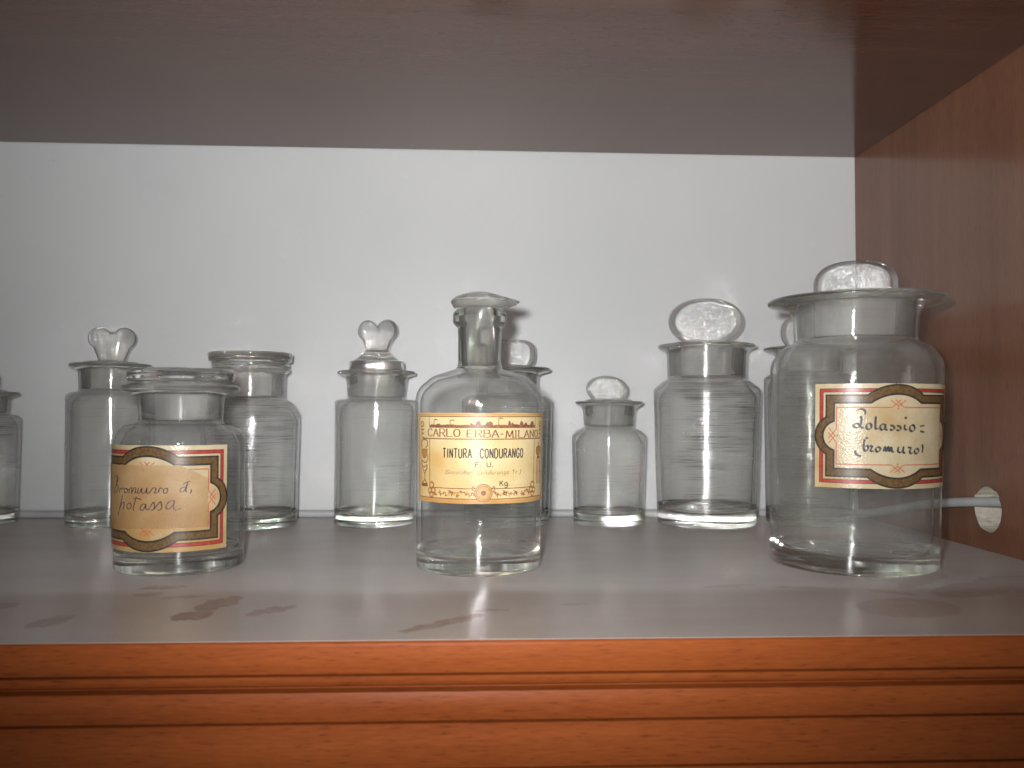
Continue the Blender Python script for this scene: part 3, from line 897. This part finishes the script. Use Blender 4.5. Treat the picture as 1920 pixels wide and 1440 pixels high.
POTASSIO_STROKES = [[(-20.05,12.4),(-18.51,13.33),(-16.74,13.17),(-15.66,12.07),(-15.94,10.72)],[(-17.65,9.95),(-17.44,7.63),(-17.85,5.51),(-19.15,4.19),(-20.65,4.51),(-21.14,5.52),(-19.9,6.04)],[(-20.87,5.78),(-19.12,6.14),(-17.51,4.37),(-16.25,4.05)],[(-13.84,6.51),(-14.96,5.58),(-15.08,4.06),(-14.16,3.3),(-12.99,4.07),(-12.91,5.55),(-13.84,6.51)],[(-10.87,9.77),(-11.02,6.19),(-10.8,3.67),(-9.52,3.76)],[(-6.61,5.88),(-8.12,5.79),(-8.81,4.27),(-7.97,3.09),(-6.77,3.86),(-6.24,5.8),(-6.27,3.48),(-5.19,3.11)],[(-3.99,5.47),(-2.37,4.88),(-1.92,3.88),(-3.0,2.95),(-4.11,3.49)],[(-0.65,5.31),(0.95,4.64),(1.33,3.63),(0.29,2.79),(-0.86,3.29)],[(3.46,5.74),(3.33,3.72),(4.65,3.13)],[(3.64,9.61),(4.13,8.56)],[(7.39,5.57),(6.15,4.31),(6.58,2.79),(8.08,2.53),(9.06,3.92),(8.4,5.32),(7.39,5.57)],[(12.4,4.89),(15.34,5.3)],[(12.47,2.43),(15.21,1.99)],[(-19.91,-7.0),(-20.03,-8.27),(-19.06,-9.52),(-17.37,-9.99)],[(-15.81,-1.65),(-16.29,-4.4),(-16.08,-6.72),(-15.08,-7.42),(-14.21,-6.06),(-14.64,-4.72),(-15.72,-5.32)],[(-14.97,-0.5),(-14.71,-1.43)],[(-13.57,-4.79),(-12.38,-5.11),(-12.94,-6.46),(-12.92,-7.52),(-11.65,-7.37)],[(-9.79,-5.25),(-10.72,-6.27),(-10.33,-7.61),(-9.13,-7.47),(-8.57,-6.0),(-9.79,-5.25)],[(-7.11,-7.46),(-6.35,-5.22),(-5.67,-7.45),(-4.82,-5.21),(-4.22,-7.44),(-3.43,-5.46),(-2.83,-7.56),(-1.89,-7.64)],[(0.32,-5.2),(0.06,-7.31),(1.28,-8.06),(2.42,-7.01),(2.93,-5.33),(2.76,-7.86),(3.93,-8.28)],[(5.27,-5.47),(7.03,-5.9),(6.38,-7.24),(6.9,-8.51),(8.19,-8.1)],[(10.4,-6.01),(9.18,-7.06),(9.74,-8.54),(11.17,-8.39),(11.72,-6.87),(10.4,-6.01)],[(14.0,-4.02),(14.42,-6.06),(14.02,-8.26)]]
SH_K, SH_C, SH_F = 0.022, -0.010, 0.001
RK = lambda z: 0.0428 + (0.0442-0.0428)*z/0.109 + 0.00030
RC = lambda z: 0.0321 + (0.0326-0.0321)*z/0.068 + 0.00030
RF = lambda z: 0.0328 + (0.0340-0.0328)*z/0.087 + 0.00030

# ------------------------------------------------------------------ the jars
GB = 'clear glass jars along the back of the shelf'
def std_jar(name, label, cat, X, Y, r0, rb, zb, zsh, rsh, rn0, zn0, rn1, zn1, rlip, zlip, mat, shear=0.0, wall=0.0028, base=0.0065, dome=0.004,
            group=GB, seed=0.0, shf=0.010, lipt=0.0024, flare=0.003):
    """r0 foot, rb body top at zb, shoulder to rsh at zsh, neck rn0@zn0 .. rn1@zn1, lip rlip centred zlip"""
    t = thing(name, label, cat, (X, Y, 0), group)
    outer = [(r0, 0.0, 0.002), (rb, zb+0.004, shf), (rsh, zsh, 0.006), (rn0, zn0, 0.002), (rn1, zn1-0.001, flare),
             (rlip, zlip-lipt/2, lipt*0.5), (rlip, zlip+lipt/2, lipt*0.5), (rn1+0.0005, zlip+lipt/2+0.0002, 0.002)]
    ni = rn1-0.0019
    inner = [(rn0-0.0021, zn0+0.001, 0.002), (rsh-0.0020, zsh-0.0030, 0.004), (rb-wall, zb-0.001, shf*0.8)]
    jar_body(t, outer, wall, base, dome, mat, ni, inner, shear=shear, seed=seed, lip_in=0.0004, solid=(zlip-lipt, rn1+0.0016))
    return t, ni, zlip+lipt/2+0.0002
S_FLAT = lambda zt, plug, rise=0.003, rk=0.012: [(plug+0.0006, zt+0.0004, 0.0004), (plug-0.001, zt+0.0014, 0.001), (rk, zt+rise, 0.004), (0, zt+rise+0.0004, 0)]

# --- tall jar by the side panel
K, ni, zt = std_jar('labelled_jar', 'largest glass jar at right, red and brown paper label reading Potassio, wide flared rim', 'jar', -0.0998, 0.1467,
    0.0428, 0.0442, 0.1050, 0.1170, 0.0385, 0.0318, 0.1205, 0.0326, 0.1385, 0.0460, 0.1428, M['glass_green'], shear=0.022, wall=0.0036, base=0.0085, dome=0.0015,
    group=None, seed=1.7, shf=0.012, lipt=0.0022, flare=0.0045)
s = stopper(K, ni-0.0002, zt-0.0005, 0.1215, S_FLAT(zt-0.0005, ni-0.0002, 0.005, 0.015), M['glass_knob'], shear=0.022)
knob('knob', s, outline_oval(0.1515, 0.0218, 0.0142, 2.5), oval_prof(1.25), [M['glass_rim'], M['glass_hammer']], ang=-0.40, shear=0.022)

# --- squat jar at front left
Cj, ni, zt = std_jar('labelled_jar', 'squat glass jar at front left, bordered label with handwritten tan slip, flat disc stopper', 'jar', -0.4602, 0.1488,
    0.0321, 0.0326, 0.0640, 0.0738, 0.0285, 0.0208, 0.0750, 0.0219, 0.0905, 0.0296, 0.0936, M['glass_clear'], shear=-0.010, wall=0.0026, base=0.0075, dome=0.0025,
    group=None, seed=3.1, shf=0.010, lipt=0.0034)
s = stopper(Cj, ni-0.0002, zt+0.0002, 0.0765, [(ni-0.0002, zt+0.0007, 0.0), (0.0266, zt+0.0011, 0.0016), (0.0269, zt+0.0080, 0.0024), (0.012, zt+0.0080, 0.003), (0, zt+0.0076, 0)], M['glass_knob'], shear=-0.010)

# --- long-necked bottle in the middle
F = thing('medicine_bottle', 'narrow-necked glass bottle in the middle with yellow label and beaked dropper stopper', 'bottle', (-0.3032, 0.1439, 0))
outer = [(0.0328, 0, 0.002), (0.0341, 0.0925, 0.0150), (0.0250, 0.1003, 0.012), (0.0122, 0.1045, 0.0022), (0.0113, 0.1080, 0.004), (0.0117, 0.1262, 0.001),
         (0.0143, 0.1290, 0.0022), (0.0143, 0.1345, 0.0026), (0.0120, 0.1362, 0.001), (0.0078, 0.1362, 0.0008)]
inner = [(0.0062, 0.1040, 0.002), (0.0080, 0.1025, 0.003), (0.0238, 0.0980, 0.011), (0.0315, 0.0905, 0.013)]
jar_body(F, outer, 0.0025, 0.0070, 0.0030, M['glass_clear'], 0.0077, inner, shear=0.001, seed=5.5, solid=(0.1052, 0.0))
def beak(r, z, a):
    d = math.atan2(sin(a-pi/2), cos(a-pi/2))
    if r > 0.009:
        k = math.exp(-(d/0.23)**2)*min(1, (r-0.009)/0.004)
        if 0.1366 < z < 0.1445:
            return r + 0.0062*k, z + (0.1408-z)*0.55*k
    return r, z
pp = [(0, 0.118, 0), (0.0035, 0.1175, 0.0015), (0.0042, 0.1062, 0.001), (0.0054, 0.1050, 0.0008), (0.0060, 0.1062, 0.001), (0.0074, 0.1340, 0.001), (0.0074, 0.1368, 0)]
full = fillet(pp + [(0.0138, 0.1370, 0.0008), (0.0158, 0.1406, 0.0012), (0.0125, 0.1432, 0.004), (0.006, 0.1452, 0.006), (0, 0.1455, 0)])
v, f = lathe(full, shear=0.0, angmod=beak)
s = recalc(mesh_obj('stopper', v, f, [M['glass_milky'], M['glass_frost']], F))
for p in s.data.polygons:
    if p.center.z < 0.1338 and sqrt(p.center.x**2+p.center.y**2) > 0.0052: p.material_index = 1
s['label'] = 'domed glass dropper stopper with a beak pointing right'

# --- jar with double disc lid, behind the squat jar
D, ni, zt = std_jar('glass_jar', 'glass jar with thick flat disc lid, directly behind the squat labelled jar', 'jar', -0.4650, 0.3040,
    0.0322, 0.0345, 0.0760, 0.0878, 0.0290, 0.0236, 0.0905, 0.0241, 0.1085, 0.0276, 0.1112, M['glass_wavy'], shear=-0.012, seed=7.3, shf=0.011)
s = stopper(D, ni-0.0002, zt+0.0002, 0.0920, [(ni-0.0002, zt+0.0006, 0), (0.0270, zt+0.0008, 0.0008), (0.0272, zt+0.0028, 0.0010), (0.0262, zt+0.0036, 0.0006),
    (0.0288, zt+0.0044, 0.0012), (0.0294, zt+0.0106, 0.0012), (0.020, zt+0.0108, 0.002), (0, zt+0.0104, 0)], M['glass_knob'], shear=-0.012)

# --- heart-knob jars
def heart_outline(zc, zl, xl, rl, stem_top, stem_bot, zs):
    return outline_heart(zc, [(xl, zl, rl), (-xl, zl, rl), ((-stem_top, zl-0.003), (stem_top, zl-0.003), (stem_bot, zs), (-stem_bot, zs)), (0.0, zc, 0.0090)])
Bj, ni, zt = std_jar('glass_jar', 'glass jar with cloudy heart-shaped knob, partly hidden behind the squat labelled jar', 'jar', -0.5683, 0.3142,
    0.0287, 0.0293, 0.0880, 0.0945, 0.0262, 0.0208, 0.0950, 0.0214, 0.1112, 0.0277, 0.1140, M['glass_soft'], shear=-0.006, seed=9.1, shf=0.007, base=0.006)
s = stopper(Bj, ni-0.0002, zt-0.0002, 0.0965, S_FLAT(zt-0.0002, ni-0.0002, 0.0024, 0.009), M['glass_knob'], shear=-0.006)
knob('knob', s, heart_outline(0.1300, 0.1340, 0.0081, 0.0081, 0.0140, 0.0078, 0.1150), heart_prof(0.0046), [M['glass_heart'], M['glass_heart']], ang=0.25, shear=-0.002)

Ej, ni, zt = std_jar('glass_jar', 'straight-sided glass jar with heart-shaped knob on a stepped stopper, left of the yellow-labelled bottle', 'jar', -0.3780, 0.3110,
    0.0288, 0.0297, 0.0850, 0.0902, 0.0270, 0.0203, 0.0906, 0.0220, 0.1072, 0.0284, 0.1098, M['glass_soft'], shear=0.008, seed=11.9, shf=0.006, base=0.007, dome=0.008)
s = stopper(Ej, ni-0.0002, zt+0.0002, 0.0925, [(ni-0.0002, zt+0.0006, 0), (0.0202, zt+0.0008, 0.001), (0.0198, zt+0.0068, 0.0018), (0.0160, zt+0.0078, 0.003),
    (0.0095, zt+0.0135, 0.005), (0.0085, zt+0.0150, 0.001), (0, zt+0.0152, 0)], M['glass_knob'], shear=0.008)
knob('knob', s, heart_outline(0.1345, 0.1410, 0.0079, 0.0079, 0.0130, 0.0082, 0.1250), heart_prof(0.0050), [M['glass_heart'], M['glass_heart']], ang=-0.35, shear=0.008)

# --- small jar
Hj, ni, zt = std_jar('glass_jar', 'smallest glass jar of the back row, round disc knob and thick yellowish base', 'jar', -0.2067, 0.3106,
    0.0256, 0.0272, 0.0610, 0.0685, 0.0232, 0.0180, 0.0706, 0.0195, 0.0858, 0.0249, 0.0888, M['glass_soft'], shear=0.006, seed=13.3, shf=0.008, base=0.0078, dome=0.0008, lipt=0.0018)
s = stopper(Hj, ni-0.0002, zt-0.0002, 0.0720, S_FLAT(zt-0.0002, ni-0.0002, 0.0022, 0.009), M['glass_knob'], shear=0.006)
knob('knob', s, outline_oval(0.0985, 0.0156, 0.0104, 2.1), oval_prof(0.95), [M['glass_rim'], M['glass_hammer']], ang=-0.12, off=-0.0008, lean=-0.10)

# --- medium jar
Ij, ni, zt = std_jar('glass_jar', 'wide streaky glass jar with sparkling oval disc knob, beside the smallest jar', 'jar', -0.1346, 0.3068,
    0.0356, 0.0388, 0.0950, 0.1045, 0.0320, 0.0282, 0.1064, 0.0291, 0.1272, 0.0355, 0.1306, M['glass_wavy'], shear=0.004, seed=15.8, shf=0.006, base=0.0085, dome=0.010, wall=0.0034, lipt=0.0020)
s = stopper(Ij, ni-0.0002, zt-0.0002, 0.1080, S_FLAT(zt-0.0002, ni-0.0002, 0.0030, 0.014), M['glass_knob'], shear=0.004)
knob('knob', s, outline_oval(0.1492, 0.0272, 0.0176, 2.15), oval_prof(1.2), [M['glass_rim'], M['glass_hammer']], ang=-0.24)

# --- two jars half hidden by the front ones
Gj, ni, zt = std_jar('glass_jar', 'glass jar with rounded-square knob, half hidden behind the yellow-labelled bottle', 'jar', -0.2813, 0.3116,
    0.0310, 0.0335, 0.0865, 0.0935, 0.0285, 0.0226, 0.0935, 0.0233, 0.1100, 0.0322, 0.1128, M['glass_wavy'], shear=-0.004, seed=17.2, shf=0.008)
s = stopper(Gj, ni-0.0002, zt-0.0002, 0.0950, S_FLAT(zt-0.0002, ni-0.0002, 0.0024, 0.012), M['glass_knob'], shear=-0.004)
knob('knob', s, outline_oval(0.1245, 0.0215, 0.0108, 3.6), oval_prof(1.1), [M['glass_rim'], M['glass_hammer']], ang=-0.1, off=-0.0008)

Jj, ni, zt = std_jar('glass_jar', 'streaky glass jar mostly hidden behind the largest jar, its knob under the flared rim', 'jar', -0.0560, 0.3105,
    0.0310, 0.0326, 0.1040, 0.1105, 0.0285, 0.0234, 0.1110, 0.0244, 0.1265, 0.0328, 0.1296, M['glass_wavy'], shear=0.008, seed=19.4, shf=0.008, lipt=0.0018)
s = stopper(Jj, ni-0.0002, zt-0.0002, 0.1125, S_FLAT(zt-0.0002, ni-0.0002, 0.0026, 0.012), M['glass_knob'], shear=0.008)
knob('knob', s, outline_oval(0.1425, 0.0205, 0.0136, 2.6), oval_prof(1.1), [M['glass_rim'], M['glass_hammer']], ang=-0.36, shear=0.008)

# --- jar cut by the left edge
Aj, ni, zt = std_jar('glass_jar', 'glass jar with round knob cut off by the left edge of the picture', 'jar', -0.6600, 0.3190,
    0.0228, 0.0244, 0.0720, 0.0782, 0.0212, 0.0163, 0.0785, 0.0174, 0.0910, 0.0234, 0.0938, M['glass_wavy'], shear=-0.016, seed=21.6, shf=0.007, lipt=0.0022)
s = stopper(Aj, ni-0.0002, zt-0.0002, 0.0800, S_FLAT(zt-0.0002, ni-0.0002, 0.0022, 0.008), M['glass_knob'], shear=-0.016)
knob('knob', s, outline_oval(0.1030, 0.0112, 0.0098, 2.1), oval_prof(0.95), [M['glass_rim'], M['glass_hammer']], ang=0.45, shear=-0.016)

# ------------------------------------------------------------------ the labels on the three front jars
L = bordered_label(K, RK, 2.2, 0.0703, SH_K, True)
for st in POTASSIO_STROKES:
    L.stroke('ink_blue', st, 0.6, pen=(0.32, 1.25, radians(35)))
lk = L.build()
lk['label'] = 'cream label with red and bronze border, handwritten Potassio (bromuro)'

L = bordered_label(Cj, RC, -8.6, 0.0384, SH_C, False)
lc = L.build()
lc['label'] = 'cream label with red and bronze border half covered by a tan slip'
S = Label(Cj, RC, -8.6, 0.0384, SH_C)
S.lift = L.lift + 0.00010
def hi(u):
    e = 16.4 + 0.25*noise.noise((u*0.3, 1, 2))
    if u > 15.5: e -= (u-15.5)*0.52 + 0.35*noise.noise((u*0.9, 4, 2))
    return e
lo = lambda u: -14.3 + 0.10*noise.noise((u*0.3, 7, 2)) - (0.9 if u < -20 else 0.9*max(0, (-u)/20))
S.sheet('paper_tan', lo, hi, -33.0, 28.4)
for st in BROMURO_STROKES:
    S.stroke('ink_violet', st, 0.5, pen=(0.34, 0.62, radians(20)))
S.build('paper_slip', lc)['label'] = 'torn tan paper slip handwritten Bromuro di potassa'

# yellow printed label of the tincture bottle
L = Label(F, RF, 4.0, 0.0591, SH_F)
wv = lambda s, k: (lambda u: s + k*noise.noise((u*0.22, s, 0.7)) + 0.5*k*noise.noise((u*0.9, s, 3.1)))
L.sheet('paper_edge', wv(-22.7, 0.18), wv(22.0, 0.3), -41.2, 41.2)
L.rect('paper_yellow', -39.0, -20.3, 39.6, 20.0)
L.layer()
br = 'ink_brown'
ru = lambda pts, w=0.35, k=br: L.stroke(k, pts, w, smooth=False)
ru([(-39, -20.4), (39.6, -20.4), (39.6, 20.1), (-39, 20.1), (-39, -20.4)], 0.4)
ru([(-40.3, -21.7), (40.6, -21.7)], 0.25, 'ink_ochre'); ru([(-40.3, 21.2), (40.6, 21.2)], 0.25, 'ink_ochre')
# skyline over the maker's name
random.seed(11)
sky = []
u = -30.0
while u < 30.4:
    h = 16.1 + 0.6*noise.noise((u*0.35, 0.2, 0)) + 0.5*noise.noise((u*1.7, 3.2, 0))
    sky.append((u, h)); u += 0.45
for c, wd, hh in ((-3.5, 0.7, 18.2), (-2.3, 0.5, 18.2), (1.5, 0.8, 17.7), (2.7, 0.4, 18.1), (3.6, 0.4, 17.6), (-6.4, 0.6, 17.1), (19.9, 1.3, 18.1), (22.8, 1.0, 17.5), (27.8, 1.5, 18.2), (12.8, 0.7, 18.2), (14.2, 0.5, 17.5)):
    sky = [(x, max(y, hh - abs(x-c)*0.9) if abs(x-c) < wd else y) for x, y in sky]
L.fill_up('ink_sky', sky, 14.8)
L.layer(0.00003)
for u0, h in ((-26.8, 18.6), (-17.2, 18.4), (7.0, 19.4)):
    ru([(u0, 15.5), (u0, h)], 0.3)
    L.stroke(br, [(u0, h-0.2), (u0+1.2, h), (u0+2.3, h-0.3)], 0.45)
ru([(-30.2, 14.7), (30.6, 14.7)], 0.35); ru([(-30.2, 14.7), (-30.2, 20)], 0.3); ru([(30.6, 14.7), (30.6, 20)], 0.3)
write(L, br, 'CARLO', -31.2, -12.0, 10.2, 3.75, 0.5, pen=(0.3, 0.68, 0.0), serif=0.55, gap=0.22)
write(L, br, 'ERBA', -8.6, 7.0, 10.0, 3.6, 0.5, pen=(0.3, 0.68, 0.0), serif=0.55, gap=0.25)
write(L, br, '-', 7.8, 9.6, 9.9, 3.6, 0.5)
write(L, br, 'MILANO', 10.8, 33.2, 9.7, 3.6, 0.5, pen=(0.3, 0.68, 0.0), serif=0.55, gap=0.22)
ru([(-35.5, 9.05), (35.8, 9.05)], 0.5)
# inner panel rules
ru([(-30.0, 9.0), (-30.0, -14.0)], 0.4); ru([(29.8, 9.0), (29.8, -14.0)], 0.4)
ru([(-27.0, -15.3), (27.0, -15.3)], 0.4); ru([(-37.3, 9.0), (-37.3, -14.8)], 0.3); ru([(38.0, 9.0), (38.0, -15.0)], 0.3)
for s in (1, -1):
    # scrolls at the ends of the name band and rosettes in the lower corners
    for k in range(3):
        L.stroke(br, [(s*(34.6+0.5*k), 15.6-k*1.9), (s*(37.0), 14.9-k*1.9), (s*(36.6), 13.2-k*1.9), (s*34.8, 13.4-k*1.9)], 0.45)
    L.disc('ink_ochre', s*36.2, 16.2, 1.7, 1.6, 18, 0.5)
    for (du, dv, rr) in ((28.6, -14.2, 1.7), (27.4, -16.6, 1.5), (29.9, -16.9, 1.4), (28.7, -18.9, 1.4)):
        L.disc('ink_ochre', s*du, dv, rr, rr, 18, 0.55)
        A = [(s*du+rr*cos(2*pi*i/18), dv+rr*sin(2*pi*i/18)) for i in range(18)]
        L.stroke(br, A, 0.28, closed=True)
# left column: goblet with a coiled snake
L.stroke(br, [(-36.6, 4.4), (-37.0, 7.0), (-35.2, 8.5), (-32.2, 8.0), (-31.8, 5.4), (-33.4, 4.2)], 0.55)
L.grid('ink_ochre', lambda s, t: (-34.3 + (s-0.5)*(4.6 if t > 0.5 else 2.6+4*t), -0.8+4.6*t), 4, 6)
L.stroke(br, [(-36.7, 3.8), (-36.4, 0.6), (-34.6, -0.9), (-32.6, 0.4), (-31.9, 3.6)], 0.4)
L.stroke(br, [(-31.6, 1.0), (-31.6, -1.8), (-34.0, -3.2), (-36.6, -2.2), (-36.5, -4.6), (-34.2, -5.4), (-32.2, -4.4), (-32.6, -6.6), (-34.4, -7.4)], 0.5)
L.stroke(br, [(-36.4, -5.2), (-35.6, -7.0), (-34.2, -9.0), (-34.2, -11.6), (-36.4, -13.6)], 0.5)
L.stroke(br, [(-32.3, -5.4), (-33.0, -7.4), (-34.2, -9.0)], 0.4)
L.stroke(br, [(-34.2, -11.4), (-32.3, -13.6)], 0.5)
L.rect(br, -36.9, -15.2, -31.7, -13.6)
# right column: urn on a tall stand
L.stroke(br, [(34.6, 7.0), (34.6, 5.0)], 0.5)
L.disc('ink_ochre', 34.4, 2.8, 2.5, 2.6, 20)
L.stroke(br, [(32.0, 4.4), (32.2, 1.6), (34.2, -0.2), (36.6, 1.4), (37.0, 4.4), (32.0, 4.4)], 0.4)
L.rect(br, 33.0, -1.2, 36.2, -0.2)
for du in (32.6, 34.2, 36.2): ru([(du, -1.2), (du+0.1, -14.2)], 0.45)
L.stroke(br, [(36.8, -3.0), (36.0, -6.0), (37.4, -8.4)], 0.4)
# lower band: leaf scrolls and the central medallion
random.seed(5)
for k in range(26):
    u = -26.2 + 52.4*k/25
    if abs(u) < 4.8: continue
    dv = -17.9 + 0.5*sin(k*1.9)
    for j in range(3):
        a = random.uniform(0, 2*pi)
        L.stroke(br if j else 'ink_ochre', [(u, dv), (u+1.0*cos(a)+0.2, dv+0.9*sin(a)), (u+1.3*cos(a+0.9), dv+1.3*sin(a+0.9))], random.uniform(0.3, 0.6))
L.layer(0.00003)
L.disc('paper_edge', -0.3, -17.4, 4.4, 4.3, 36)
L.layer(0.00003)
for rr, w in ((4.3, 0.35), (3.4, 0.25)):
    L.stroke(br, [(-0.3+rr*cos(2*pi*i/36), -17.4+rr*sin(2*pi*i/36)) for i in range(36)], w, closed=True)
for i in range(20):
    a = 2*pi*i/20
    ru([(-0.3+2.1*cos(a), -17.4+2.1*sin(a)), (-0.3+3.1*cos(a), -17.4+3.1*sin(a))], 0.2, 'ink_ochre')
L.disc(br, -0.3, -17.4, 1.25, 1.25, 20)
for s in (1, -1): L.stroke(br, [(-0.3+s*4.2, -15.2), (-0.3+s*5.2, -14.2), (-0.3+s*5.6, -15.6), (-0.3+s*4.6, -16.6)], 0.4)
# text
bk = 'ink_black'
write(L, bk, 'TINTURA', -21.2, -6.3, -0.2, 4.5, 0.62, gap=0.42)
write(L, bk, 'CONDURANGO', -2.1, 20.9, -0.2, 4.5, 0.62, gap=0.42)
write(L, bk, 'F.', -4.4, -1.5, -4.5, 2.2, 0.38, serif=0.35); write(L, bk, 'U.', 1.2, 4.6, -4.5, 2.2, 0.38, serif=0.35)
write(L, 'ink_faded', '(Gonolobus', -20.0, -5.6, -8.2, 1.9, 0.28, slant=0.3)
write(L, 'ink_faded', 'Condurango', -3.4, 12.6, -8.2, 1.9, 0.28, slant=0.3)
write(L, 'ink_faded', 'Tr.)', 14.2, 19.6, -8.3, 1.9, 0.30, slant=0.15)
write(L, bk, 'Kg.', 7.7, 13.3, -14.0, 2.5, 0.42, gap=0.2)
u = 13.8
while u < 26.5:
    ru([(u, -13.9), (u+0.35, -13.9)], 0.18, 'ink_faded'); u += 0.8
L.build()['label'] = 'yellow printed label reading Carlo Erba Milano, Tintura Condurango'
